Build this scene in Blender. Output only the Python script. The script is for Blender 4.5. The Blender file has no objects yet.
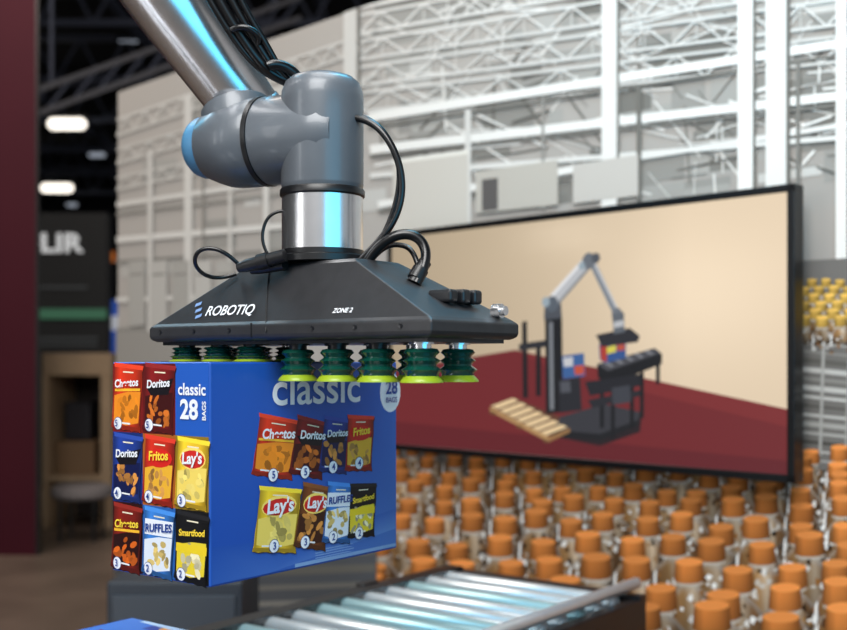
import bpy, bmesh, math, random
from mathutils import Vector, Matrix
random.seed(7)
F=1100.0; CX=423.5; HY=362.0; CZ=1.6
CAM=Vector((0,0,CZ))
def P(px,py,Y): return Vector(((px-CX)/F*Y, Y, CZ-(py-HY)/F*Y))
def lin(c):
    o=[]
    for v in c[:3]:
        v=min(255,max(0,v))/255.0
        o.append(v/12.92 if v<=0.04045 else ((v+0.055)/1.055)**2.4)
    return (o[0],o[1],o[2],1.0)
scene=bpy.context.scene
col=scene.collection
try:
    scene.view_settings.view_transform='Standard'
    scene.view_settings.look='None'
except Exception as e: print(e)

# ---------------- materials
def mat(name,rgb,rough=0.5,metal=0.0,emit=None,es=1.0,noise=0.0,nscale=20.0,coat=0.0,bump=0.0,spec=None,trans=0.0):
    m=bpy.data.materials.new(name); m.use_nodes=True
    nt=m.node_tree; b=nt.nodes['Principled BSDF']
    c=lin(rgb)
    b.inputs['Base Color'].default_value=c
    b.inputs['Roughness'].default_value=rough
    b.inputs['Metallic'].default_value=metal
    if coat: b.inputs['Coat Weight'].default_value=coat
    if spec is not None: b.inputs['Specular IOR Level'].default_value=spec
    if trans: b.inputs['Transmission Weight'].default_value=trans
    if emit:
        b.inputs['Emission Color'].default_value=lin(emit); b.inputs['Emission Strength'].default_value=es
    if noise or bump:
        tc=nt.nodes.new('ShaderNodeTexCoord'); n=nt.nodes.new('ShaderNodeTexNoise')
        n.inputs['Scale'].default_value=nscale; n.inputs['Detail'].default_value=5
        nt.links.new(tc.outputs['Object'],n.inputs['Vector'])
        if noise:
            r=nt.nodes.new('ShaderNodeValToRGB')
            r.color_ramp.elements[0].position=0.3; r.color_ramp.elements[1].position=0.7
            r.color_ramp.elements[0].color=tuple(max(0,x*(1-noise)) for x in c[:3])+(1,)
            r.color_ramp.elements[1].color=tuple(min(1,x*(1+noise)) for x in c[:3])+(1,)
            nt.links.new(n.outputs['Fac'],r.inputs['Fac']); nt.links.new(r.outputs['Color'],b.inputs['Base Color'])
        if bump:
            bp=nt.nodes.new('ShaderNodeBump'); bp.inputs['Strength'].default_value=bump; bp.inputs['Distance'].default_value=0.002
            nt.links.new(n.outputs['Fac'],bp.inputs['Height']); nt.links.new(bp.outputs['Normal'],b.inputs['Normal'])
    return m
def vmat(name,rough=0.6,emit=0.0,spec=0.3,coat=0.0):
    m=bpy.data.materials.new(name); m.use_nodes=True
    nt=m.node_tree; b=nt.nodes['Principled BSDF']
    a=nt.nodes.new('ShaderNodeVertexColor'); a.layer_name='Col'
    b.inputs['Roughness'].default_value=rough; b.inputs['Specular IOR Level'].default_value=spec
    if coat: b.inputs['Coat Weight'].default_value=coat; b.inputs['Coat Roughness'].default_value=0.15
    if emit:
        b.inputs['Base Color'].default_value=(0.01,0.01,0.01,1)
        nt.links.new(a.outputs['Color'],b.inputs['Emission Color']); b.inputs['Emission Strength'].default_value=emit
    else: nt.links.new(a.outputs['Color'],b.inputs['Base Color'])
    return m
M_grip=mat('gripper_black',(40,40,42),0.42,noise=0.15,nscale=60,bump=0.05)
M_gripl=mat('gripper_side',(26,27,30),0.35)
M_steel=mat('brushed_aluminium',(228,228,230),0.25,0.95,noise=0.04,nscale=40)
M_gray=mat('robot_gray',(90,95,101),0.38,0.1,noise=0.05,nscale=30,coat=0.2)
M_black=mat('black_rubber',(16,16,18),0.38)
M_cable=mat('black_cable',(10,10,12),0.28)
M_blue=mat('robot_blue_cap',(76,128,166),0.4)
M_green=mat('cup_green',(10,66,54),0.2,coat=0.5,spec=0.6)
M_yellow=mat('cup_yellow',(146,170,34),0.35)
M_white=mat('white_print',(235,238,242),0.5)
M_navy=mat('print_navy',(22,60,140),0.5)
M_yprint=mat('print_yellow',(250,215,60),0.5)
M_rprint=mat('print_red',(190,30,30),0.5)
M_card=vmat('printed_carton',0.42,spec=0.4,coat=0.15)
M_mural=vmat('printed_fabric',0.85,spec=0.1)
M_scr=vmat('display_pixels',0.3,emit=1.0)

# ---------------- object helpers
def empty(name,loc):
    e=bpy.data.objects.new(name,None); e.location=loc; e.empty_display_size=0.1
    col.objects.link(e); return e
def par(o,p):
    if p is not None:
        o.parent=p; o.matrix_parent_inverse=Matrix.Translation(-Vector(p.location))
def mesh(name,verts,faces,m,parent=None,smooth=False,bevel=0.0,cols=None):
    me=bpy.data.meshes.new(name); me.from_pydata([tuple(v) for v in verts],[],faces); me.update()
    if cols is not None:
        a=me.color_attributes.new('Col','FLOAT_COLOR','POINT')
        for i,c in enumerate(cols): a.data[i].color=c
    if smooth:
        for p in me.polygons: p.use_smooth=True
    if not isinstance(m,(list,tuple)): m=[m]
    for k in m: me.materials.append(k)
    o=bpy.data.objects.new(name,me); col.objects.link(o); par(o,parent)
    if bevel:
        b=o.modifiers.new('bevel','BEVEL'); b.width=bevel; b.segments=3; b.limit_method='ANGLE'; b.angle_limit=math.radians(25)
    return o
def frame_axes(ax):
    ax=Vector(ax).normalized()
    t=Vector((0,0,1)) if abs(ax.z)<0.9 else Vector((1,0,0))
    x=ax.cross(t).normalized(); y=ax.cross(x).normalized()
    return ax,x,y
def lathe(name,o,ax,prof,m,parent=None,seg=40,autosharp=True):
    o=Vector(o); ax,x,y=frame_axes(ax)
    vs=[];fs=[]
    n=len(prof)
    for h,r in prof:
        for i in range(seg):
            a=2*math.pi*i/seg
            vs.append(o+ax*h+(x*math.cos(a)+y*math.sin(a))*r)
    for j in range(n-1):
        for i in range(seg):
            k=(i+1)%seg
            fs.append((j*seg+i,j*seg+k,(j+1)*seg+k,(j+1)*seg+i))
    fs.append(tuple(range(seg))[::-1]); fs.append(tuple((n-1)*seg+i for i in range(seg)))
    ob=mesh(name,vs,fs,m,parent,smooth=True)
    bm=bmesh.new(); bm.from_mesh(ob.data); bmesh.ops.recalc_face_normals(bm,faces=bm.faces)
    for e in bm.edges:
        if len(e.link_faces)==2 and e.calc_face_angle(0)>math.radians(38): e.smooth=False
    bm.to_mesh(ob.data); bm.free()
    return ob
def obox(name,c,U,V,W,d,m,parent=None,bevel=0.0):
    c=Vector(c);U=Vector(U);V=Vector(V);W=Vector(W)
    vs=[c+U*(i*d[0]/2)+V*(j*d[1]/2)+W*(k*d[2]/2) for i in(-1,1) for j in(-1,1) for k in(-1,1)]
    fs=[(0,1,3,2),(4,6,7,5),(0,4,5,1),(2,3,7,6),(0,2,6,4),(1,5,7,3)]
    ob=mesh(name,vs,fs,m,parent,bevel=bevel)
    bm=bmesh.new(); bm.from_mesh(ob.data); bmesh.ops.recalc_face_normals(bm,faces=bm.faces); bm.to_mesh(ob.data); bm.free()
    return ob
X=Vector((1,0,0));Y=Vector((0,1,0));Z=Vector((0,0,1))
def box(name,x0,x1,y0,y1,z0,z1,m,parent=None,bevel=0.0):
    return obox(name,((x0+x1)/2,(y0+y1)/2,(z0+z1)/2),X,Y,Z,(x1-x0,y1-y0,z1-z0),m,parent,bevel)
def cable(name,pts,r,m,parent=None):
    cu=bpy.data.curves.new(name,'CURVE'); cu.dimensions='3D'; cu.bevel_depth=r; cu.bevel_resolution=4; cu.use_fill_caps=True
    s=cu.splines.new('NURBS'); s.points.add(len(pts)-1)
    for i,p in enumerate(pts): s.points[i].co=(p[0],p[1],p[2],1)
    s.use_endpoint_u=True; s.order_u=4; s.resolution_u=10
    cu.materials.append(m)
    o=bpy.data.objects.new(name,cu); col.objects.link(o); par(o,parent); return o

class Frame:
    def __init__(s,o,U,V):
        s.o=Vector(o);s.U=Vector(U).normalized();s.V=Vector(V).normalized();s.N=s.U.cross(s.V).normalized()
    def w(s,u,v,off=0): return s.o+s.U*u+s.V*v+s.N*off
    def uv(s,px,py):
        d=Vector(((px-CX)/F,1,-(py-HY)/F)); t=(s.o-CAM).dot(s.N)/d.dot(s.N)
        p=CAM+d*t-s.o; return (p.dot(s.U),p.dot(s.V))
class Decal:
    def __init__(s,fr,clip=None,step=8e-6,base=3e-4):
        s.f=fr;s.v=[];s.fc=[];s.c=[];s.k=0;s.clip=clip;s.step=step;s.base=base
    def poly(s,pts,c,off=None):
        if off is None: s.k+=1; off=s.base+s.k*s.step
        grad=isinstance(c,list)
        if s.clip and not grad:
            x0,x1,y0,y1=s.clip
            for ax,lim,sg in((0,x0,1),(0,x1,-1),(1,y0,1),(1,y1,-1)):
                out=[]
                for i in range(len(pts)):
                    a=pts[i-1];b=pts[i]
                    ia=(a[ax]-lim)*sg>=0;ib=(b[ax]-lim)*sg>=0
                    if ia!=ib:
                        t=(lim-a[ax])/(b[ax]-a[ax]); out.append((a[0]+(b[0]-a[0])*t,a[1]+(b[1]-a[1])*t))
                    if ib: out.append(b)
                pts=out
                if len(pts)<3: return
        n=len(s.v)
        for i,p in enumerate(pts):
            s.v.append(s.f.w(p[0],p[1],off)); s.c.append(lin(c[i]) if grad else lin(c))
        s.fc.append(tuple(range(n,n+len(pts))))
    def ppoly(s,pts,c,off=None): s.poly([s.f.uv(*p) for p in pts],c,off)
    def pline(s,x1,y1,x2,y2,w,c,off=None):
        dx,dy=x2-x1,y2-y1; L=math.hypot(dx,dy) or 1; nx,ny=-dy/L*w/2,dx/L*w/2
        s.ppoly([(x1+nx,y1+ny),(x2+nx,y2+ny),(x2-nx,y2-ny),(x1-nx,y1-ny)],c,off)
    def ell(s,cx,cy,rx,ry,c,off=None,n=16,rot=0):
        s.poly([(cx+math.cos(a)*rx*math.cos(rot)-math.sin(a)*ry*math.sin(rot),cy+math.cos(a)*rx*math.sin(rot)+math.sin(a)*ry*math.cos(rot)) for a in[2*math.pi*i/n for i in range(n)]],c,off)
    def build(s,name,m,parent):
        o=mesh(name,s.v,s.fc,m,parent,cols=s.c)
        bm=bmesh.new(); bm.from_mesh(o.data)
        for f in bm.faces:
            f.normal_update()
            if f.normal.dot(s.f.N)<0: f.normal_flip()
        bm.to_mesh(o.data); bm.free(); return o
def text(name,s,fr,u,v,size,m,parent,off=0.0012,rot=0,bold=0.0,sx=1.0,al='CENTER',shear=0.0):
    cu=bpy.data.curves.new(name,'FONT'); cu.body=s; cu.size=size; cu.align_x=al; cu.align_y='CENTER'; cu.offset=bold*size; cu.shear=shear
    cu.materials.append(m)
    o=bpy.data.objects.new(name,cu); col.objects.link(o)
    c,sn=math.cos(rot),math.sin(rot)
    U=(fr.U*c+fr.V*sn)*sx; V=(-fr.U*sn+fr.V*c); p=fr.w(u,v,off)
    mw=Matrix(((U.x,V.x,fr.N.x,p.x),(U.y,V.y,fr.N.y,p.y),(U.z,V.z,fr.N.z,p.z),(0,0,0,1)))
    o.parent=parent; o.matrix_parent_inverse=Matrix.Translation(-Vector(parent.location)); o.matrix_basis=mw
    return o

# ---------------- key axes
g1=Vector((.794,-.608,0)).normalized(); g2=Vector((.608,.794,0)).normalized()
N0=Vector((-.2645,1.363,1.32))

# ================= SNACK BOX
BAGS={
'a':((196,48,22),(236,140,34),'Cheetos',M_white,(240,140,30)),
'b':((120,22,24),(60,10,12),'Doritos',M_white,(225,120,40)),
'c':((30,58,140),(12,22,70),'Doritos',M_white,(225,150,70)),
'd':((190,42,26),(235,176,50),'Fritos',M_yprint,(225,160,80)),
'e':((228,184,40),(240,212,100),"Lay's",M_rprint,(250,225,120)),
'f':((120,26,18),(40,10,10),'Cheetos',M_yprint,(240,110,30)),
'g':((52,116,190),(225,232,240),'RUFFLES',M_navy,(235,205,120)),
'h':((18,18,20),(230,205,50),'Smartfood',M_yprint,(245,235,190)),
'i':((112,60,26),(60,28,14),"Lay's",M_yprint,(225,150,70)),
}
def bag(D,fr,parent,key,cx,cy,w,h,rot,tag):
    main,acc,lab,lm,chip=BAGS[key]
    c,sn=math.cos(rot),math.sin(rot)
    T=lambda x,y:(cx+x*c-y*sn,cy+x*sn+y*c)
    hw,hh=w/2,h/2
    out=[]
    n=7
    sh=lambda k: tuple(min(255,x*k) for x in main)
    for i in range(n+1): out.append(T(-hw+w*i/n,hh-(0.02*h if i%2 else 0)))
    for v in(0.8,0.4,0,-0.4,-0.8): out.append(T(hw*(0.93+0.03*math.sin(v*4)),hh*v))
    for i in range(n+1): out.append(T(hw-w*i/n,-hh+(0.02*h if i%2 else 0)))
    for v in(-0.8,-0.4,0,0.4,0.8): out.append(T(-hw*(0.93-0.03*math.sin(v*3)),hh*v))
    D.poly([ (a[0]+.0014,a[1]-.0014) for a in out],tuple(int(x*0.3) for x in main))
    D.poly(out,main)
    for x0,x1,k0,k1 in[(-.93,-.55,.72,1.12),(-.55,-.1,1.12,1.0),(-.1,.45,1.0,.95),(.45,.93,.95,.62)]:
        D.poly([T(x0*hw,-hh*.9),T(x1*hw,-hh*.9),T(x1*hw,hh*.88),T(x0*hw,hh*.88)],[sh(k0),sh(k1),sh(k1*1.05),sh(k0*1.05)])
    D.poly([T(-hw,hh*.99),T(hw,hh*.99),T(hw*.95,hh*.86),T(-hw*.95,hh*.86)],tuple(min(255,int(x*1.15+14)) for x in main))
    D.poly([T(-hw*.98,-hh*.86),T(hw*.98,-hh*.86),T(hw,-hh*.98),T(-hw,-hh*.98)],sh(.7))
    D.poly([T(-hw*.88,hh*.0),T(0,hh*.16),T(hw*.88,hh*.22),T(hw*.84,-hh*.72),T(0,-hh*.86),T(-hw*.84,-hh*.78)],acc)
    for i in range(16):
        a=T(random.uniform(-.66,.66)*hw,random.uniform(-.72,.02)*hh)
        k=random.uniform(.62,1.04)
        D.ell(a[0],a[1],w*random.uniform(.07,.14),w*random.uniform(.04,.08),tuple(min(255,x*k) for x in chip),n=8,rot=random.uniform(-1.5,1.5))
    if key=='h': D.poly([T(-hw*.93,hh*.05),T(hw*.93,hh*.12),T(hw*.93,-hh*.12),T(-hw*.93,-hh*.2)],(235,205,40))
    if key in'bc': D.poly([T(-hw*.85,hh*.28),T(hw*.88,hh*.64),T(hw*.6,hh*.14),T(-hw*.5,hh*.04)],(18,14,22))
    if key=='d': D.ell(*T(0,hh*.36),w*.42,h*.14,(215,35,30),n=14)
    if key in'ei':
        D.ell(*T(0,hh*.42),w*.40,h*.165,(250,220,110),n=16); D.ell(*T(0,hh*.40),w*.37,h*.13,(205,40,35),n=14)
    if key in'af': D.poly([T(-hw*.85,hh*.2),T(hw*.85,hh*.32),T(hw*.85,hh*.24),T(-hw*.85,hh*.12)],(250,190,50))
    lmm=M_white if key in'ei' else (M_yprint if key=='d' else lm)
    if key=='g': D.poly([T(-hw*.9,hh*.62),T(hw*.9,hh*.7),T(hw*.88,hh*.24),T(-hw*.88,hh*.16)],(236,240,246))
    D.poly([T(-hw*.6,-hh*.78),T(hw*.3,-hh*.76),T(hw*.3,-hh*.81),T(-hw*.6,-hh*.83)],(235,235,235))
    D.poly([T(-hw*.35,hh*.76),T(hw*.35,hh*.78),T(hw*.35,hh*.74),T(-hw*.35,hh*.72)],(240,230,200))
    a=T(0,hh*.42)
    text('label_'+tag,lab,fr,a[0],a[1],w*(1.5/len(lab)+.02),lmm,parent,off=0.0032,rot=rot+.14,bold=.03,shear=.12)
def circle_no(D,fr,parent,u,v,r,s,tag):
    D.ell(u,v,r*1.1,r*1.1,(20,45,110)); D.ell(u,v,r,r,(238,240,244))
    text('count_'+tag,s,fr,u,v,r*1.6,M_navy,parent,off=0.0033,bold=.02)
def snack_box(name,origin,full=True):
    o=Vector(origin); c=o+g2*.1845-g1*.0975+Z*.14
    e=empty(name,c)
    L,Wd,H=.369,.195,.28
    carton=mat('carton_blue',(30,82,172),0.42,coat=0.1)
    obox('carton',c,g2,g1,Z,(L,Wd,H),carton,e,bevel=.0025)
    obox('flap_seam',c+Z*(.14+.0003),g2,g1,Z,(L-.006,.0015,.0006),M_black,e)
    tp=Frame(c+Z*.1406,g2,-g1)
    T=Decal(tp,step=1e-5,base=1e-4)
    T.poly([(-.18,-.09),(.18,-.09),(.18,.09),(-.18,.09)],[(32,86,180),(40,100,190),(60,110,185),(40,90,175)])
    for i in range(5):
        k='aebdc'[i]; u,v=.01+i*.038,-.05+(i%3)*.045
        T.poly([(u-.017,v-.028),(u+.017,v-.028),(u+.017,v+.028),(u-.017,v+.028)],BAGS[k][0]); T.ell(u,v-.008,.011,.011,BAGS[k][4])
    T.poly([(.165,-.05),(.18,-.05),(.18,.06),(.17,.06)],(170,190,216))
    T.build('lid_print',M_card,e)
    A=Frame(o,g2,Z)
    D=Decal(A)
    b1=.003
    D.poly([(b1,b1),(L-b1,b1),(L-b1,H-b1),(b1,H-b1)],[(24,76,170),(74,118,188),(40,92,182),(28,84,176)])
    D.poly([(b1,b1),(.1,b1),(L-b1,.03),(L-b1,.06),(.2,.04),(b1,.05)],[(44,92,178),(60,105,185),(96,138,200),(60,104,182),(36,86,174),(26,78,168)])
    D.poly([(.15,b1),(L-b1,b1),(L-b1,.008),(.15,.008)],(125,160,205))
    for i in range(5):
        D.poly([(.19+.0,.021-i*.0035),(.19+.09*random.uniform(.7,1),.021-i*.0035),(.27,.0195-i*.0035),(.19,.0195-i*.0035)],(120,155,205))
    u,v=A.uv(391,392)
    D.ell(u-.002,v,.024,.030,(238,240,244),n=28)
    text('badge_text','28',A,u-.002,v+.006,.028,M_navy,e,off=.003,bold=.02)
    text('badge_text2','BAGS',A,u-.002,v-.012,.011,M_navy,e,off=.003,bold=.02)
    if full:
        px=[('a',252,415,298,479,-.12),('b',290,417,328,478,-.15),('c',319,416,350,474,-.1),('d',344,414,374,472,-.05),
            ('e',252,486,301,554,-.1),('i',295,483,331,550,-.15),('g',322,481,353,544,-.1),('h',346,482,376,538,-.05)]
        for i,(k,x0,y0,x1,y1,r) in enumerate(px):
            p0=A.uv(x0,(y0+y1)/2);p1=A.uv(x1,(y0+y1)/2);q0=A.uv((x0+x1)/2,y0);q1=A.uv((x0+x1)/2,y1)
            bag(D,A,e,k,(p0[0]+p1[0])/2,(q0[1]+q1[1])/2,(p1[0]-p0[0])*.9,(q0[1]-q1[1])*.96,r*1.5,'s%d'%i)
        for i,(x,y,s) in enumerate([(272,475,'5'),(304,472,'5'),(332,467,'4'),(358,463,'4'),(273,546,'3'),(304,542,'3'),(332,537,'2'),(358,533,'2')]):
            u,v=A.uv(x,y); circle_no(D,A,e,u,v,.0085,s,'s%d'%i)
        u,v=A.uv(319,389)
        text('side_title','classic',A,u-.003,v,.064,M_white,e,off=.0015,bold=.012,sx=1.12)
    else:
        text('side_title','classic',A,.16,.22,.07,M_white,e,off=.0015,bold=.025)
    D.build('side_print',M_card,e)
    B=Frame(o-g1*Wd,g1,Z)
    D=Decal(B)
    cw=Wd/3;ch=H/3
    bgs=[[(120,22,22),(92,16,18),(32,88,182)],[(20,44,110),(170,90,30),(140,112,30)],[(46,12,12),(40,96,170),(20,20,22)]]
    for r in range(3):
        for c_ in range(3):
            x0=c_*cw+(.002 if c_==0 else 0);x1=(c_+1)*cw-(.002 if c_==2 else 0);y1=H-r*ch-(.002 if r==0 else 0);y0=H-(r+1)*ch+(.002 if r==2 else 0)
            D.poly([(x0,y0),(x1,y0),(x1,y1),(x0,y1)],bgs[r][c_])
    if full:
        keys=[['a','b',None],['c','d','e'],['f','g','h']]
        cnt=[['5','5',''],['4','4','3'],['3','2','2']]
        for r in range(3):
            for c_ in range(3):
                k=keys[r][c_]
                if not k: continue
                cx=(c_+.5)*cw;cy=H-(r+.5)*ch
                bag(D,B,e,k,cx,cy,cw*.95,ch*.95,-.08,'e%d%d'%(r,c_))
                circle_no(D,B,e,cx-cw*.3,cy-ch*.38,.008,cnt[r][c_],'e%d%d'%(r,c_))
    text('end_title','classic',B,2.5*cw,H-.035,.021,M_white,e,off=.0015,bold=.02)
    text('end_count','28',B,2.42*cw,H-.061,.034,M_white,e,off=.0015,bold=.03)
    text('end_bags','BAGS',B,2.86*cw,H-.061,.010,M_white,e,off=.0015,rot=math.pi/2,bold=.02)
    D.build('end_print',M_card,e)
    return e
snack_box('snack_variety_box',N0)

# ================= GRIPPER + ROBOT
R0=Vector((-.196,1.452,0))
def G(t,w,z): return R0+g1*t+g2*w+Z*z
rob=empty('robot_arm',(-1.25,.8,0))
grp=empty('vacuum_gripper',G(.035,.0575,1.66))
rings=[(-.207,.277,-.028,.143,1.628),(-.213,.283,-.034,.149,1.631),(-.215,.285,-.035,.15,1.636),(-.215,.285,-.035,.15,1.648),(-.208,.278,-.030,.145,1.653),(-.068,.138,.006,.104,1.726),(-.060,.13,.012,.098,1.731)]
vs=[];fs=[]
for a,b,c,d,z in rings:
    vs+=[G(a,c,z),G(b,c,z),G(b,d,z),G(a,d,z)]
for j in range(len(rings)-1):
    for i in range(4):
        k=(i+1)%4; fs.append((j*4+i,j*4+k,j*4+4+k,j*4+4+i))
fs.append((3,2,1,0)); n=len(rings)*4; fs.append((n-4,n-3,n-2,n-1))
o=mesh('body',vs,fs,M_grip,grp,bevel=.002)
bm=bmesh.new(); bm.from_mesh(o.data); bmesh.ops.recalc_face_normals(bm,faces=bm.faces); bm.to_mesh(o.data); bm.free()
obox('manifold',G(.035,.0575,1.6265),g1,g2,Z,(.47,.16,.006),M_gripl,grp)
p00=G(-.208,-.030,1.653); slope=(G(-.208,.006,1.726)-G(-.208,-.030,1.653))
FF=Frame(p00,g1,slope)
u,v=FF.uv(230,311); text('front_text','ROBOTIQ',FF,u,v,.0208,M_white,grp,off=.0012,bold=.012,shear=.15)
D=Decal(FF,base=.001)
for i in range(3):
    u,v=FF.uv(199,305+i*6)
    D.poly([(u-.006,v-.0035),(u+.005,v+.000),(u+.005,v+.005),(u-.006,v+.0015)],(120,150,195))
D.build('front_logo',M_card,grp)
u,v=FF.uv(343,311); text('zone_text','ZONE 2',FF,u,v,.009,M_white,grp,off=.0012,bold=.015,shear=.2)
cable('seam_groove',[FF.w(*FF.uv(266,332),.0004),FF.w(*FF.uv(266,300),.0004),FF.w(*FF.uv(270,266),.0004)],.0009,M_black,grp)
obox('seam_lip',G(-.008,-.0353,1.6415),g1,g2,Z,(.002,.001,.018),M_black,grp)
for t,w,s in[(.235,.055,.9),(.238,.078,1),(.24,.100,1)]:
    obox('valve_block',G(t,w,1.681),g1,g2,Z,(.036,.017,.018*s),M_gripl,grp,bevel=.004)
lathe('side_port',G(.268,.118,1.664),g1,[(0,.009),(.012,.009),(.012,.006),(.018,.006)],M_steel,grp,seg=20)
for t in(-.19,-.12,-.05,.1,.17,.24):
    q=G(t,-.0352,1.642); lathe('bolt',q,-g2,[(0,.003),(.0012,.003),(.0012,.002),(.001,.0015)],M_gripl,grp,seg=14)
ts=[-.175,-.1085,-.0436,.0418,.1097,.1768,.2443]
for w in(0,.0735):
    for t in ts:
        onbox=t<0
        h=.0255 if onbox else .050
        q=G(t,w,1.6255)
        s=h/.050; k=1.1
        lathe('cup_stem',q,-Z,[(0,.0155),(.004*s,.0155),(.004*s,.0115),(.013*s,.0115)],M_steel if t>.2 or w>.05 else M_black,grp,seg=24)
        pr=[(.009*s,.012),(.010*s,.017),(.014*s,.0195),(.018*s,.0155),(.020*s,.0150),(.024*s,.0205),(.028*s,.0160),(.030*s,.0158),(.035*s,.0220),(.039*s,.0185),(.042*s,.0182)]
        lathe('cup_bellows',q,-Z,[(a,b*k) for a,b in pr],M_green,grp,seg=32)
        lathe('cup_lip',q,-Z,[(.042*s,.0182*k),(.0455*s,.0215*k),(.0485*s,.0235*k),(.050*s,.0235*k),(.049*s,.020*k)],M_yellow,grp,seg=32)
V0=Vector((P(322.5,250,1.4764).x,1.4764,0))
lathe('tool_flange',V0+Z*1.7325,Z,[(0,.062),(.008,.062),(.010,.056),(.0165,.056)],M_black,grp,seg=56)
lathe('wrist_sleeve',V0+Z*1.749,Z,[(0,.0545),(.071,.0545)],M_steel,rob,seg=64)
lathe('wrist_seal',V0+Z*1.820,Z,[(0,.0553),(.002,.057),(.009,.057),(.011,.0555)],M_black,rob,seg=64)
lathe('wrist_housing',V0+Z*1.831,Z,[(0,.0535),(.004,.0548),(.006,.0552),(.118,.0552),(.130,.0545),(.142,.050),(.149,.042),(.153,.030),(.1545,.015)],M_gray,rob,seg=64)
ha=Vector((-.9,.42,0)).normalized(); HC=V0+Z*1.903
lathe('joint_neck',HC,ha,[(-.035,.03),(-.035,.045),(-.02,.055),(0,.058),(.080,.0605),(.085,.0595)],M_gray,rob,seg=64)
lathe('joint_seal',HC,ha,[(.083,.0585),(.084,.0615),(.091,.0615),(.092,.0585)],M_black,rob,seg=64)
lathe('forearm_housing',HC,ha,[(.090,.0590),(.092,.0605),(.132,.0605),(.147,.0585),(.162,.0535),(.177,.0475),(.181,.0455)],M_gray,rob,seg=64)
lathe('joint_cap',HC,ha,[(.179,.0440),(.192,.0432),(.201,.0395),(.208,.033),(.2125,.021),(.214,.010)],M_blue,rob,seg=48)
Pb=P(239,97,1.56); Pt=P(168,0,1.50); du=(Pt-Pb).normalized(); HP=HC+ha*.125
lathe('forearm_collar',HP,(Pb-HP+du*.02),[(0,.045),(.04,.051),(.055,.0495)],M_gray,rob,seg=48)
lathe('forearm_tube',Pb-du*.045,du,[(0,.0455),(.20,.0535),(.80,.0535)],M_steel,rob,seg=64)
lathe('forearm_ring',Pb-du*.030,du,[(-.008,.0465),(0,.0482),(.006,.0482),(.008,.0468)],M_gray,rob,seg=64)
el=Pb+du*.80; sd=Vector((-.96,.1,.0)).normalized()
lathe('elbow_housing',el+sd*-.09,sd,[(0,.05),(.02,.068),(.3,.068),(.32,.05)],M_gray,rob,seg=48)
e2=el+sd*.16; sh=Vector((-1.25,.80,1.25))
lathe('upper_arm_tube',e2,(sh-e2),[(0,.06),((sh-e2).length,.065)],M_steel,rob,seg=48)
lathe('shoulder_housing',sh+X*.14,-X,[(0,.06),(.02,.08),(.26,.08),(.29,.06)],M_gray,rob,seg=48)
lathe('base_housing',Vector((-1.25,.8,.95)),Z,[(0,.11),(.03,.11),(.05,.09),(.3,.085)],M_gray,rob,seg=48)
box('pedestal',-1.4,-1.1,.65,.95,0,.95,M_gripl,rob,bevel=.01)
def C(name,pts,r,p=rob,m=M_cable): return cable(name,[P(*q) for q in pts],r,m,p)
C('wrist_hose',[(355,118,1.45),(372,120,1.44),(392,140,1.43),(405,180,1.43),(398,222,1.43),(372,250,1.43),(352,268,1.44)],.0048)
C('wrist_hose_b',[(352,113,1.47),(374,118,1.46),(396,142,1.45),(402,185,1.45),(390,225,1.45),(368,262,1.45)],.003)
C('gripper_loop',[(362,272,1.42),(370,255,1.41),(388,236,1.40),(412,232,1.40),(428,246,1.40),(426,266,1.39),(416,284,1.38)],.0066,grp)
C('gripper_loop_b',[(366,268,1.45),(380,246,1.44),(402,242,1.43),(414,250,1.42),(418,266,1.41)],.0035,grp)
lathe('hose_connector',P(425,262,1.395),P(410,288,1.38)-P(425,262,1.395),[(0,.0085),(.012,.0085),(.012,.0105),(.028,.0105),(.028,.008),(.034,.008)],M_black,grp,seg=24)
C('thin_loop',[(283,211,1.46),(270,212,1.46),(261,228,1.46),(262,246,1.46),(270,258,1.46)],.0022,grp)
C('side_loop',[(242,268,1.45),(228,252,1.44),(206,245,1.44),(193,255,1.44),(196,272,1.46),(216,281,1.49),(236,274,1.49)],.0028,grp)
lathe('hose_plug',P(238,268,1.44),P(290,254,1.42)-P(238,268,1.44),[(0,.006),(.012,.0085),(.03,.0085),(.03,.0105),(.045,.0105),(.045,.0085),(.068,.0085)],M_black,grp,seg=24)
lathe('hose_plug_b',P(252,270,1.46),P(300,262,1.42)-P(252,270,1.46),[(0,.006),(.02,.0075),(.055,.0075)],M_black,grp,seg=24)
for k,(dx,r) in enumerate([(0,.0075),(12,.0055),(21,.0045),(-9,.005)]):
    C('arm_cable_%d'%k,[(194+dx*1.2,-50,1.44),(218+dx,0,1.45),(242+dx,38,1.46),(260+dx*.8,64,1.47),(276+dx*.4,78,1.48),(296,84+k,1.49)],r)
C('arm_cable_gland',[(268,66,1.46),(276,62,1.46),(290,66,1.47),(300,80,1.48)],.007)
C('arm_cable_clip',[(232,30,1.45),(244,22,1.44),(262,32,1.45),(258,44,1.46)],.004)

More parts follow.
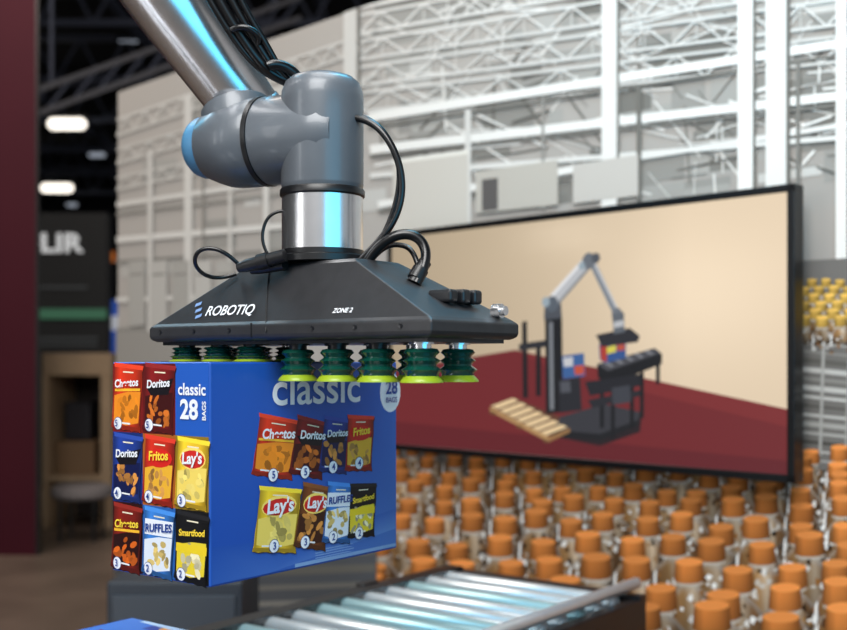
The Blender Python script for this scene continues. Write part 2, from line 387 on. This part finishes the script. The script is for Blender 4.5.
# ================= MURAL WALL
wd=Vector((.701,-.713,0)).normalized(); W0=Vector((.57,3.284,0))
WF=Frame(W0,wd,Z)
sL,sR,zT=-2.946,1.5,2.92
mw=empty('wall_back',W0)
panel=mat('fabric_backer',(120,118,116),0.9,noise=.05)
obox('panel',WF.w((sL+sR)/2,zT/2,-.04),wd,Z,WF.N,(sR-sL,zT,.08),panel,mw)
D=Decal(WF,clip=(sL,sR,0,zT),step=1.5e-5,base=4e-4)
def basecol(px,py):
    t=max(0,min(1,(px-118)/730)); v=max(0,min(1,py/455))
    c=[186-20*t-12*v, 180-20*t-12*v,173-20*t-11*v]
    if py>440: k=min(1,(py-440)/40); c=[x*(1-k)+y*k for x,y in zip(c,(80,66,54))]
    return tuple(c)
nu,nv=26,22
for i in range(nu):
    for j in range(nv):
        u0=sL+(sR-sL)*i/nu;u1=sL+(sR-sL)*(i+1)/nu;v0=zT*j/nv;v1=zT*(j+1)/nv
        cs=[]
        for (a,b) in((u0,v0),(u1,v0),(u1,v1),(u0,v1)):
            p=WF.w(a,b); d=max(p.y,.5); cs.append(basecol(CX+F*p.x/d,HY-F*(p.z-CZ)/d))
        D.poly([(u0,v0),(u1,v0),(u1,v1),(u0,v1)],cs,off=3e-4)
def g(v,j=6):
    v+=random.uniform(-j,j); return (v,v-3,v-9)
def truss(x1,y1,x2,y2,h,n,c,w=3,h2=None):
    h2=h2 or h
    D.pline(x1,y1,x2,y2,w*1.4,g(c)); D.pline(x1,y1+h,x2,y2+h2,w*1.4,g(c))
    for i in range(n):
        a=i/n;b=(i+1)/n;mm=(a+b)/2
        f=lambda t,k:(x1+(x2-x1)*t,y1+(y2-y1)*t+k*(h+(h2-h)*t))
        p=f(a,1);q=f(mm,0);r=f(b,1)
        D.pline(*p,*q,w,g(c)); D.pline(*q,*r,w,g(c))
        D.pline(*q,*f(mm,1),w*.6,g(c-12))
for i in range(90):
    x=random.uniform(370,850);y=random.uniform(-20,200);w=random.uniform(15,70);h=random.uniform(8,35)
    D.ppoly([(x,y),(x+w,y-w*.14),(x+w,y+h-w*.14),(x,y+h)],g(random.choice([124,136,146,156,170,195]),8))
for i in range(26):
    x=random.uniform(120,360);y=random.uniform(60,330);w=random.uniform(15,60);h=random.uniform(8,30)
    D.ppoly([(x,y),(x+w,y-w*.1),(x+w,y+h-w*.1),(x,y+h)],g(random.choice([155,165,188,198]),6))
for i in range(220):
    x=random.uniform(370,880);y=random.uniform(-60,180);L=random.uniform(20,90);a=random.choice([-.3,-.15,.5,-.9,.9,1.57,-.12,.3])+random.uniform(-.08,.08)
    D.pline(x,y,x+L*math.cos(a),y+L*math.sin(a),random.uniform(.8,2.6),g(random.choice([225,232,212,218,118,104]),8))
for k in range(5):
    truss(360,-10+k*26,880,-120+k*38,18,13-k,224-k*4,2.2,h2=26)
truss(118,120,380,30,16,14,206,1.8)
truss(118,150,380,75,14,12,202,1.8)
truss(118,178,300,140,12,10,198,1.6)
for (x1,y1,x2,y2,w,c) in [(370,118,880,38,9,232),(370,128,880,50,3,118),(372,150,880,92,9,228),(372,157,880,101,3,120),(372,176,880,135,5,215),(380,205,640,158,7,228),(380,212,640,166,3,118),(640,158,880,120,5,220),
    (118,205,290,180,5,214),(118,214,300,192,3,145),(118,240,285,226,6,216),(118,262,285,250,3,140),(118,300,285,294,5,210),(118,330,285,328,4,145)]:
    D.pline(x1,y1,x2,y2,w,g(c,2))
for (x,y0,y1,w,c) in [(152,150,350,5,206),(190,95,350,8,212),(205,100,350,2.5,142),(232,190,340,4,204),(268,150,350,6,210),(352,-10,150,13,208),(361,-10,150,3,128),(470,110,230,6,212),(545,95,210,3,148),(611,-80,215,15,226),(620,-80,215,3,128),(641,85,200,5,112),(747,-100,200,15,232),(756,-100,200,3,118),(778,-100,200,21,226),(790,-100,200,4,112),(800,60,260,4,122),(843,-60,262,11,230),(851,-60,262,3,118),(903,-60,400,14,226)]:
    D.pline(x,y0,x,y1,w,g(c,2))
D.ppoly([(395,160),(470,150),(470,225),(395,236)],(198,192,182)); D.ppoly([(395,160),(470,150),(470,154),(395,164)],(228,224,214))
D.ppoly([(478,172),(560,160),(560,205),(478,214)],(184,178,168))
D.ppoly([(484,180),(500,178),(500,210),(484,212)],(92,88,86))
D.ppoly([(575,165),(640,155),(640,196),(575,204)],(192,186,178))
for i in range(7):
    x=130+i*22; D.ppoly([(x,262),(x+17,260),(x+17,325),(x,327)],g(190 if i%2 else 172,5)); D.pline(x+2,275,x+15,274,2,g(134))
D.ppoly([(118,332),(290,330),(290,380),(118,380)],(154,150,144))
D.ppoly([(785,262),(1000,250),(1000,470),(785,470)],(112,108,104))
for i in range(16):
    y=322+i*9; D.pline(786,y,900,y+12,random.choice([2,3,5]),g(random.choice([70,140,160,90,185]),8))
for i in range(5): D.pline(800+i*26,330,796+i*26,455,3,g(random.choice([60,165,150])))
off0=.010
def shade(c,k): return tuple(x*k for x in c)
def bottle(px,py,w,off,cap=(206,124,60),hgt=2.9):
    # photo-print of a clear bottle with amber contents seen through the plastic
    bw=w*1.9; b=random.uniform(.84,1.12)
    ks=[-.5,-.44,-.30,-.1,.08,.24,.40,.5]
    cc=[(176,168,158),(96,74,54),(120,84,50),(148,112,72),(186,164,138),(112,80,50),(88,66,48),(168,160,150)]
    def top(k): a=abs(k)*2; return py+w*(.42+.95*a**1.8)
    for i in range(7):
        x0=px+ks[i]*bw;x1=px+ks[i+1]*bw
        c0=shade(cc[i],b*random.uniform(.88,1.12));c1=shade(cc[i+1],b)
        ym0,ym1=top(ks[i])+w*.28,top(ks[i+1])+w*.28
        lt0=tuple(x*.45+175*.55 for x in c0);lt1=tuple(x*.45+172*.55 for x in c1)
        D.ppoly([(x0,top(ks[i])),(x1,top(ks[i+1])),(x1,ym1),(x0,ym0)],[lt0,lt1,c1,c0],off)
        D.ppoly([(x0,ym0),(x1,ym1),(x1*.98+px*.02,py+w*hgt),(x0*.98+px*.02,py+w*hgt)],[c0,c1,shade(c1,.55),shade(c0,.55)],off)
    for i in range(20):
        k=random.uniform(-.44,.40);x=px+k*bw;y=top(k)+w*random.uniform(.0,1.25);l=w*random.uniform(.08,.36)
        c=random.choice([(44,32,22),(74,52,34),(214,210,204),(240,238,234),(140,92,46),(196,188,178),(56,42,30),(150,112,70),(224,220,214)])
        D.ppoly([(x,y),(x+w*random.uniform(.04,.17),y+l*.3),(x+w*.06,y+l),(x-w*random.uniform(.03,.12),y+l*.6)],c,off+3e-5+i*5e-6)
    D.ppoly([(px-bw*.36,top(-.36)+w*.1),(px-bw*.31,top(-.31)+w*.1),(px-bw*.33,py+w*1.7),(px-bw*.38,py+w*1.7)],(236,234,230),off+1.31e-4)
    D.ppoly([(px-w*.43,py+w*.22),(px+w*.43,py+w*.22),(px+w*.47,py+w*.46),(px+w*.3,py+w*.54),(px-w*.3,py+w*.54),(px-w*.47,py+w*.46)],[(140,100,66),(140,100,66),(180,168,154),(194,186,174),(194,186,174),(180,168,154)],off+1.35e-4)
    j=random.uniform(.9,1.06); h=w*.34
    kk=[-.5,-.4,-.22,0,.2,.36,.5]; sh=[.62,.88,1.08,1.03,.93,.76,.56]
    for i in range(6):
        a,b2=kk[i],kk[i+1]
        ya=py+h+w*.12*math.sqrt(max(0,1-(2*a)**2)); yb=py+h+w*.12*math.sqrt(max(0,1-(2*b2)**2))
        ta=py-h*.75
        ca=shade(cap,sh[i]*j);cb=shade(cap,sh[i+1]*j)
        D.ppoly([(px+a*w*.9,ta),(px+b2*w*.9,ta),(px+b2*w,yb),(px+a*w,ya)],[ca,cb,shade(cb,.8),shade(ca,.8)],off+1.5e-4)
    tc=(min(255,cap[0]*j*1.05+16),cap[1]*j*1.04+16,cap[2]*j+16)
    n=14
    D.ppoly([(px+math.cos(a)*w*.45,py-h*.75+math.sin(a)*w*.14) for a in[2*math.pi*i/n for i in range(n)]],tc,off+1.7e-4)
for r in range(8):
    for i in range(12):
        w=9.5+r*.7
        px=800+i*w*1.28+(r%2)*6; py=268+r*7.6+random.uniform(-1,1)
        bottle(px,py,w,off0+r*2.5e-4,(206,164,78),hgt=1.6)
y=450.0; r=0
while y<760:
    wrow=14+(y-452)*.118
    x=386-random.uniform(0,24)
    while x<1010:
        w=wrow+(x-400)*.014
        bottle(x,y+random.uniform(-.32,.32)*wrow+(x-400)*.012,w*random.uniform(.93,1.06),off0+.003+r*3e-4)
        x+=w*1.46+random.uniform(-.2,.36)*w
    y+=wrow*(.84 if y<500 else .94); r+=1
D.ppoly([(118,440),(382,440),(378,900),(118,900)],(84,86,90),off0+.012)
for i in range(14):
    yy=455+i*16; D.pline(118,yy+10,380,yy,random.choice([3,5,8]),g(random.choice([60,110,130,76]),8),off0+.0122+i*2e-5)
D.build('mural_print',M_mural,mw)

# ================= DISPLAY
S0=Vector((.484,3.2,0)); SF=Frame(S0,wd,Z)
sc=empty('wall_display',SF.w(-.116,1.672))
sl,sr,zb,zt=-.866,.634,1.297,2.047
bez=mat('bezel_black',(10,10,12),0.3)
obox('housing',SF.w((sl+sr)/2,(zb+zt)/2,-.024),wd,Z,SF.N,(sr-sl,zt-zb,.044),bez,sc,bevel=.004)
bw=.020
for nm,c,d in[('bezel_top',((sl+sr)/2,zt-bw/2),(sr-sl,bw)),('bezel_bottom',((sl+sr)/2,zb+bw/2),(sr-sl,bw)),('bezel_left',(sl+bw/2,(zb+zt)/2),(bw,zt-zb)),('bezel_right',(sr-bw/2,(zb+zt)/2),(bw,zt-zb))]:
    obox(nm,SF.w(c[0],c[1],.0),wd,Z,SF.N,(d[0],d[1],.01),bez,sc,bevel=.002)
obox('wall_bracket',SF.w(-.116,1.67,-.075),wd,Z,SF.N,(.4,.3,.06),M_black,sc)
D=Decal(SF,clip=(sl+bw,sr-bw,zb+bw,zt-bw),step=1e-5,base=1e-4)
def scol(px,py):
    t=max(0,min(1,(px-390)/400))
    c0=(176,158,132);c1=(234,212,182)
    tt=min(1,t*1.35)
    c=[a+(b-a)*tt for a,b in zip(c0,c1)]
    v=(py-190)/260
    k=1-.08*max(0,v-.3)-.05*max(0,.25-v)
    hot=math.exp(-((px-700)/90)**2-((py-300)/70)**2)
    glare=math.exp(-((px-560)/40)**2-((py-235)/18)**2)  # glare spot on the glass, painted into the display colours
    return tuple(min(250,x*k+hot*12+glare*14) for x in c)
ng=20
for i in range(ng):
    for j in range(ng):
        a=(sl+bw)+(sr-sl-2*bw)*i/ng;b=(sl+bw)+(sr-sl-2*bw)*(i+1)/ng;c=(zb+bw)+(zt-zb-2*bw)*j/ng;d=(zb+bw)+(zt-zb-2*bw)*(j+1)/ng
        cs=[]
        for (uu,vv) in((a,c),(b,c),(b,d),(a,d)):
            p=SF.w(uu,vv); cs.append(scol(CX+F*p.x/p.y,HY-F*(p.z-CZ)/p.y))
        D.poly([(a,c),(b,c),(b,d),(a,d)],cs,off=5e-5)
D.ppoly([(380,372),(515,350),(800,412),(800,500),(380,470)],(112,38,42))
D.ppoly([(380,420),(800,462),(800,500),(380,470)],(98,32,38))
D.ppoly([(515,350),(800,412),(800,430),(560,372)],(124,44,46))
def q(pts,c): D.ppoly(pts,c)
BK=(26,26,30);DK=(44,44,50);GR=(120,124,130);LT=(186,188,192)
q([(548,424),(600,406),(642,414),(640,432),(600,446),(552,436)],(40,30,34))
q([(556,418),(604,404),(640,412),(638,420),(600,434),(556,430)],(56,56,62))
q([(556,430),(600,434),(638,420),(638,426),(600,441),(556,436)],(30,30,34))
q([(490,406),(514,398),(560,417),(549,439)],(96,60,46))
for i in range(7):
    t=i/6.4; x0=491+(543-491)*t;y0=406+(434-406)*t
    q([(x0,y0),(x0+22,y0-8),(x0+28,y0-5.2),(x0+6.5,y0+3.2)],(226,198,154))
q([(490,407),(549,437),(549,442),(490,411)],(176,138,92)); q([(549,437),(570,428),(570,432),(549,442)],(150,112,72))
for t in(.05,.5,.95): 
    x0=490+59*t;y0=409+31*t; q([(x0-3,y0),(x0+3,y0+2),(x0+3,y0+5),(x0-3,y0+3)],(110,78,50))
q([(545,318),(562,316),(563,412),(546,414)],BK); q([(549,322),(553,322),(554,410),(550,410)],GR)
q([(522,322),(527,321),(528,398),(523,398)],BK); q([(536,345),(541,345),(541,396),(536,396)],BK)
q([(519,344),(546,340),(546,347),(519,351)],DK)
q([(558,380),(580,377),(582,410),(560,413)],(40,40,46)); q([(560,382),(570,381),(571,392),(561,393)],(80,82,90))
q([(562,356),(584,353),(585,376),(563,379)],(60,96,150)); q([(563,358),(573,357),(573,366),(564,367)],(196,196,200)); q([(574,366),(584,365),(584,374),(575,375)],(190,80,60))
q([(597,364),(655,348),(662,354),(662,364),(612,384),(598,378)],BK)
q([(597,364),(655,348),(661,353),(608,371)],(74,74,80))
for i in range(5): q([(604+i*10,363-i*3),(607+i*10,362-i*3),(614+i*10,366-i*3),(611+i*10,367-i*3)],(128,130,136))
for x,y0,y1 in[(600,378,428),(611,382,440),(640,372,418),(656,364,384),(630,374,428)]: q([(x,y0),(x+4,y0),(x+4,y1),(x,y1)],BK)
q([(585,382),(640,374),(640,386),(590,396)],(36,36,42)); q([(588,400),(640,390),(640,396),(592,408)],(40,40,46)); q([(612,388),(630,385),(631,402),(613,405)],(62,64,72))
q([(599,344),(621,340),(626,342),(626,358),(606,363),(600,360)],(52,84,140)); q([(600,345),(607,346),(607,362),(601,360)],(170,60,50)); q([(607,347),(616,345),(616,352),(607,354)],(210,200,80)); q([(617,345),(625,344),(625,350),(617,351)],(180,80,60))
q([(596,335),(630,328),(640,336),(638,342),(602,347)],DK)
q([(545,300),(561,300),(562,318),(544,320)],(76,80,88))
D.pline(552,303,588,262,12,LT); D.pline(549,299,583,261,3,(228,228,230)); D.pline(556,306,590,267,2.5,(126,130,136))
D.pline(592,262,616,312,7,(128,134,142)); D.pline(594,262,618,310,2,(196,198,202))
for x,y_,rr,c in[(552,304,8,(88,96,106)),(546,302,5,(150,166,176)),(589,261,8,(104,110,118)),(582,266,4,(150,166,176)),(596,258,5,(80,84,92)),(617,314,6,(110,116,124))]:
    u,v=SF.uv(x,y_); D.ell(u,v,rr/330,rr/330,c)
q([(612,314),(624,312),(625,332),(614,334)],(96,102,110)); q([(614,322),(624,320),(624,326),(614,328)],LT)
D.build('display_image',M_scr,sc)

# ================= ROLLER CONVEYOR
B0=Vector((.09,3.14,0)); cw_=.57; cl=1.15; zr=1.0
cv=empty('roller_conveyor',B0+g1*.28-g2*.55)
M_rail=mat('rail_black',(24,25,28),0.35,0.3); M_roll=mat('roller_zinc',(214,222,226),0.25,0.6,noise=.04); M_alu=mat('rail_aluminium',(205,210,214),0.3,0.6)
M_roll2=mat('roller_cyan_tint',(168,202,206),0.28,0.55)  # variant roller colour with a pale cyan tint
def CVp(a,b,z): return B0+g1*a-g2*b+Z*z
obox('rail_left',CVp(0,cl/2,zr-.05),g2,g1,Z,(cl,.035,.10),M_rail,cv,bevel=.004)
obox('rail_left_lip',CVp(.004,cl/2,zr+.010),g2,g1,Z,(cl,.05,.02),M_rail,cv)
obox('rail_right',CVp(cw_,cl/2,zr-.05),g2,g1,Z,(cl,.035,.10),M_rail,cv,bevel=.004)
lathe('guide_rail',CVp(cw_-.02,-.04,zr+.03),-g2,[(0,.012),(.004,.015),(cl,.015),(cl+.004,.012)],M_alu,cv,seg=24)
for b in(.1,.5,1.0): lathe('guide_post',CVp(cw_-.02,b,zr-.02),Z,[(0,.008),(.045,.008)],M_alu,cv,seg=12)
obox('end_beam',CVp(cw_/2,.0,zr-.05),g1,g2,Z,(cw_+.035,.035,.12),M_rail,cv,bevel=.004)
obox('bed_pan',CVp(cw_/2,cl/2,zr-.06),g1,g2,Z,(cw_-.04,cl-.03,.01),M_black,cv)
nr=13
for i in range(nr):
    b=.07+i*.086
    lathe('roller_%d'%(i+1),CVp(.018,b,zr-.006),g1,[(0,.010),(.006,.010),(.006,.021),(.01,.023),(cw_-.046,.023),(cw_-.042,.021),(cw_-.042,.01),(cw_-.036,.01)],M_roll2 if i in(2,5,6,9) else M_roll,cv,seg=28)
for a in(0,cw_):
    for b in(.08,cl-.08):
        obox('leg',CVp(a,b,.46),g1,g2,Z,(.045,.045,.92),M_rail,cv); obox('foot',CVp(a,b,.01),g1,g2,Z,(.09,.09,.02),M_rail,cv)
obox('cross_brace',CVp(cw_/2,.08,.3),g1,g2,Z,(cw_,.03,.04),M_rail,cv); obox('cross_brace',CVp(cw_/2,cl-.08,.3),g1,g2,Z,(cw_,.03,.04),M_rail,cv)
obox('sensor',CVp(-.03,.35,zr+.0),g1,g2,Z,(.03,.06,.05),M_black,cv,bevel=.004)

# ================= control cabinet behind
M_cab=mat('cabinet_gray',(40,46,54),0.45)
cb=empty('control_cabinet',(-.78,3.55,.47))
box('body',-.98,-.56,3.4,3.75,.05,.92,M_cab,cb,bevel=.008); box('plinth',-.96,-.58,3.42,3.73,0,.05,M_black,cb); box('door',-.96,-.58,3.39,3.40,.08,.88,mat('cabinet_door',(54,60,68),.4),cb,bevel=.003)
box('handle',-.62,-.60,3.375,3.39,.45,.6,M_black,cb)

# ================= stack of snack boxes on pallet
Fc=Vector((-.315,1.662,0))
pz=.064
pal=empty('wooden_pallet',(-.42,1.42,.03))
M_wood=mat('pallet_wood',(186,150,104),0.7,noise=.2,nscale=12,bump=.2)
pc=Fc-g2*.19
for i in range(5): obox('deck_board',pc+g1*(-.24+i*.12)+Z*.054,g2,g1,Z,(.5,.09,.018),M_wood,pal)
for i in(-1,0,1): obox('stringer',pc+g2*(i*.2)+Z*.0225,g1,g2,Z,(.58,.07,.045),M_wood,pal)
for k in range(4):
    for j in(0,1):
        o_=Fc-g2*.371+g1*(.0+j*.2)+Z*(pz+k*.281)
        snack_box('snack_variety_box',o_,full=False)

# ================= HALL
M_floor=mat('polished_concrete',(106,92,82),0.35,noise=.25,nscale=1.5,bump=.02)
M_ceil=mat('ceiling_dark',(18,20,28),0.9); M_wallh=mat('hall_wall',(24,26,36),0.9,noise=.3,nscale=.4)
box('floor',-22,14,-6,46,-.1,0,M_floor)
box('ceiling',-22,14,-6,46,9,9.2,M_ceil)
box('wall_hall_back',-22,14,46,46.3,0,9,M_wallh)
box('wall_hall_left',-22.3,-22,-6,46,0,9,M_wallh)
M_truss=mat('truss_steel',(74,80,98),0.6,.3)
tr=empty('ceiling_truss',(-8,30,7.8))
for yy in range(16,44,4):
    box('chord_top',-20,2,yy-.06,yy+.06,8.6,8.72,M_truss,tr); box('chord_bottom',-20,2,yy-.06,yy+.06,7.7,7.82,M_truss,tr)
    for i in range(22):
        x=-20+i; a=Vector((x,yy,7.76)); b=Vector((x+.5,yy,8.66)); c=Vector((x+1,yy,7.76))
        for p,q_ in((a,b),(b,c)):
            dd=(q_-p); obox('web',(p+q_)/2,dd.normalized(),Y,dd.normalized().cross(Y),(dd.length,.05,.05),M_truss,tr)
for xx in(-14,-10,-6,-2): box('purlin',xx-.06,xx+.06,10,45,8.4,8.6,M_truss,tr)
M_lamp=mat('lamp_glow',(255,255,255),emit=(255,246,232),es=2.2)
M_lampd=mat('lamp_glow_dim',(200,200,200),emit=(190,200,215),es=.55)
lamps=[(67,124,27.5,.95,.28,1),(57,188,38,1.1,.30,1),(97,155,33,.5,.12,0),(72,205,42,.4,.12,0),(20,92,25,.9,.3,1),(130,40,24,.5,.1,0)]
for px,py,Yd,wx,hz,br in lamps:
    p=P(px,py,Yd); e=empty('high_bay_light',p)
    r_=hz/2
    lathe('lens',Vector((p.x-wx/2,p.y,p.z)),X,[(0,r_*.3),(r_*.3,r_*.75),(r_*.8,r_),(wx-r_*.8,r_),(wx-r_*.3,r_*.75),(wx,r_*.3)],M_lamp if br else M_lampd,e,seg=20)
    box('housing',p.x-wx/2-.05,p.x+wx/2+.05,p.y-.12,p.y+.25,p.z+hz/2,p.z+hz/2+.1,M_black,e)
    box('hanger',p.x-.02,p.x+.02,p.y,p.y+.04,p.z+hz/2+.1,9,M_black,e)
bm_=empty('lighting_gantry',P(110,82,13))
a=P(20,120,13);b=P(300,18,15)
M_gan=mat('gantry_alu',(112,112,118),.5,.4)
for dz in(0,.28):
    dd=b-a; obox('tube',(a+b)/2+Z*dz,dd.normalized(),dd.normalized().cross(Z).normalized(),dd.normalized().cross(dd.normalized().cross(Z)),(dd.length,.07,.07),M_gan,bm_)
for i in range(12):
    p=a+(b-a)*(i/12);q_=a+(b-a)*((i+1)/12)+Z*.28; dd=q_-p; s_=dd.normalized().cross(Y).normalized()
    obox('lace',(p+q_)/2,dd.normalized(),s_,dd.normalized().cross(s_),(dd.length,.03,.03),M_truss,bm_)
for t in(.1,.9):
    p=a+(b-a)*t; box('hanger',p.x-.02,p.x+.02,p.y-.02,p.y+.02,p.z+.28,9,M_truss,bm_)
M_maroon=mat('maroon_panel',(60,9,25),0.7,noise=.06,nscale=1,spec=.2)
bp=empty('booth_partition',(-3.7,9,3))
xr=(38-CX)/F*9.1
box('panel',xr-1.3,xr-.02,9.1,9.14,0,6.5,M_maroon,bp); box('edge_trim',xr-.02,xr,9.1,9.14,0,6.5,M_black,bp)
sg=empty('booth_sign',(-4.6,14,2))
M_sign=mat('sign_black',(30,32,34),.6)
x0=(20-CX)/F*14;x1=(107-CX)/F*14
box('panel',x0,x1,14,14.2,0,3.5,M_sign,sg)
fr=Frame((0,13.99,0),X,Z)
u,v=fr.uv(54,244); text('sign_text','FLIR',fr,u,v,.33,mat('sign_letters',(225,228,230),.6,emit=(225,228,230),es=.45),sg,off=.01,bold=.03,sx=1.2)
M_gl=mat('green_led',(60,110,84),.5,emit=(60,110,84),es=.35)
u0,v0=fr.uv(30,309);u1,v1=fr.uv(107,319); box('led_strip',u0,u1,13.95,13.99,v1,v0,M_gl,sg)
for py in(286,337,343):
    u0,v0=fr.uv(40,py);u1,v1=fr.uv(88 if py<320 else 98,py+3); box('text_line',u0,u1,13.97,13.99,v1,v0,mat('sign_dim',(90,96,100),.6),sg)
bn=empty('event_banner',(-5,18,1.5))
x0=(106-CX)/F*18;x1=(128-CX)/F*18
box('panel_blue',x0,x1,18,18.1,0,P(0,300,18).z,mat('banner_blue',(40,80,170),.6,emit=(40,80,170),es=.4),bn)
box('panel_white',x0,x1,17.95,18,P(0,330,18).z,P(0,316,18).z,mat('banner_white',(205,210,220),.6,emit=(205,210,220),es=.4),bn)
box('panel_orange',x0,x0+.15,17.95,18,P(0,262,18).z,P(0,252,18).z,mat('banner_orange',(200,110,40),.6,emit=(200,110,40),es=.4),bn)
box('mast',x0,x0+.08,18.0,18.1,0,P(0,250,18).z,M_black,bn)
ct=empty('wooden_display_shelf',(-3.5,11,.8))
Yc=10.6;x0=(42-CX)/F*Yc;x1=(111-CX)/F*Yc
zt_=P(0,353,Yc).z
M_wd=mat('plywood',(172,146,116),.6,noise=.12,nscale=3)
box('top',x0,x1,Yc,Yc+.9,zt_-.22,zt_,M_wd,ct,bevel=.01)
box('side_right',x1-.1,x1,Yc,Yc+.9,0,zt_-.22,M_wd,ct); box('side_left',x0,x0+.06,Yc,Yc+.9,0,zt_-.22,M_wd,ct)
box('back',x0,x1,Yc+.85,Yc+.9,0,zt_-.22,mat('dark_inset',(46,36,32),.7),ct)
box('shelf',x0,x1,Yc+.02,Yc+.88,.45,.5,M_wd,ct)
M_cb=mat('corrugated_carton',(128,100,72),.8)
box('stored_case',x0+.1,x0+.36,Yc+.35,Yc+.75,.82,1.2,mat('case_dark',(40,38,44),.5),ct,bevel=.02); box('stored_carton',x0+.08,x0+.46,Yc+.15,Yc+.8,.5,.82,M_cb,ct,bevel=.01)
p=P(82,505,9.9); st=empty('padded_stool',(p.x,p.y,.38))
lathe('seat',Vector((p.x,p.y,.38)),Z,[(0,.24),(.03,.27),(.09,.27),(.12,.22)],mat('seat_grey',(128,122,122),.7),st)
for sx,sy in((-1,-1),(1,-1),(-1,1),(1,1)): lathe('leg',Vector((p.x+sx*.15,p.y+sy*.15,0)),Z,[(0,.015),(.39,.015)],M_black,st,seg=10)

# ================= LIGHTS
def area(name,loc,target,size,power,rgb,sy=None):
    l=bpy.data.lights.new(name,'AREA'); l.energy=power; l.color=lin(rgb)[:3]; l.size=size
    if sy: l.shape='RECTANGLE'; l.size_y=sy
    o=bpy.data.objects.new(name,l); o.location=loc; col.objects.link(o)
    o.rotation_euler=(Vector(target)-Vector(loc)).to_track_quat('-Z','Y').to_euler(); return o
area('booth_softbox_light',(-.6,-.8,4.2),(.2,2.6,1.4),2.2,200,(253,252,250))
area('booth_top_light',(0,1.6,4.6),(0,2.2,0),1.8,64,(253,252,250))
area('cyan_led_light',(-1.5,2.5,3.3),(-.2,1.4,1.8),.4,9,(60,205,255),1.2)
area('cyan_rim_light',(.5,2.4,3.9),(-.1,1.45,1.7),.4,24,(60,205,255),1.0)
# unseen cyan and white panel lights, added for the forearm tube to reflect
tp_=Pb+du*.10
vv=(tp_-CAM).normalized(); n0=(-vv+du*vv.dot(du)).normalized(); sidev=du.cross(n0).normalized()
if sidev.x<0: sidev=-sidev
def refl(deg):
    nn=(n0*math.cos(math.radians(deg))+sidev*math.sin(math.radians(deg))).normalized()
    return (vv-2*vv.dot(nn)*nn).normalized()
pc_=tp_+refl(14)*2.6
area('cyan_reflection_light',pc_,tp_,1.9,24,(0,185,235),1.3)
pw_=tp_+refl(-30)*2.6
area('white_reflection_light',pw_,tp_,.8,14,(240,246,255),1.2)
area('left_reflection_light',(-4,-.5,2.6),(-.2,1.4,1.7),1.2,40,(250,250,250),2.0)  # unseen white light on the left, added so the metal has something to reflect
area('hall_light',(-4,6,7),(-4,10,0),4,380,(255,242,230))
w=bpy.data.worlds.new('hall_world'); scene.world=w; w.use_nodes=True
bg=w.node_tree.nodes['Background']; bg.inputs[0].default_value=(.58,.575,.575,1); bg.inputs[1].default_value=.62

# ================= CAMERA
cam=bpy.data.cameras.new('camera'); cam.sensor_width=36; cam.lens=36*F/847; cam.shift_y=(HY-315)/847
cam.clip_end=200; cam.dof.use_dof=True; cam.dof.focus_distance=1.42; cam.dof.aperture_fstop=4.0
co=bpy.data.objects.new('camera',cam); co.location=CAM; co.rotation_euler=(math.pi/2,0,0); col.objects.link(co); scene.camera=co
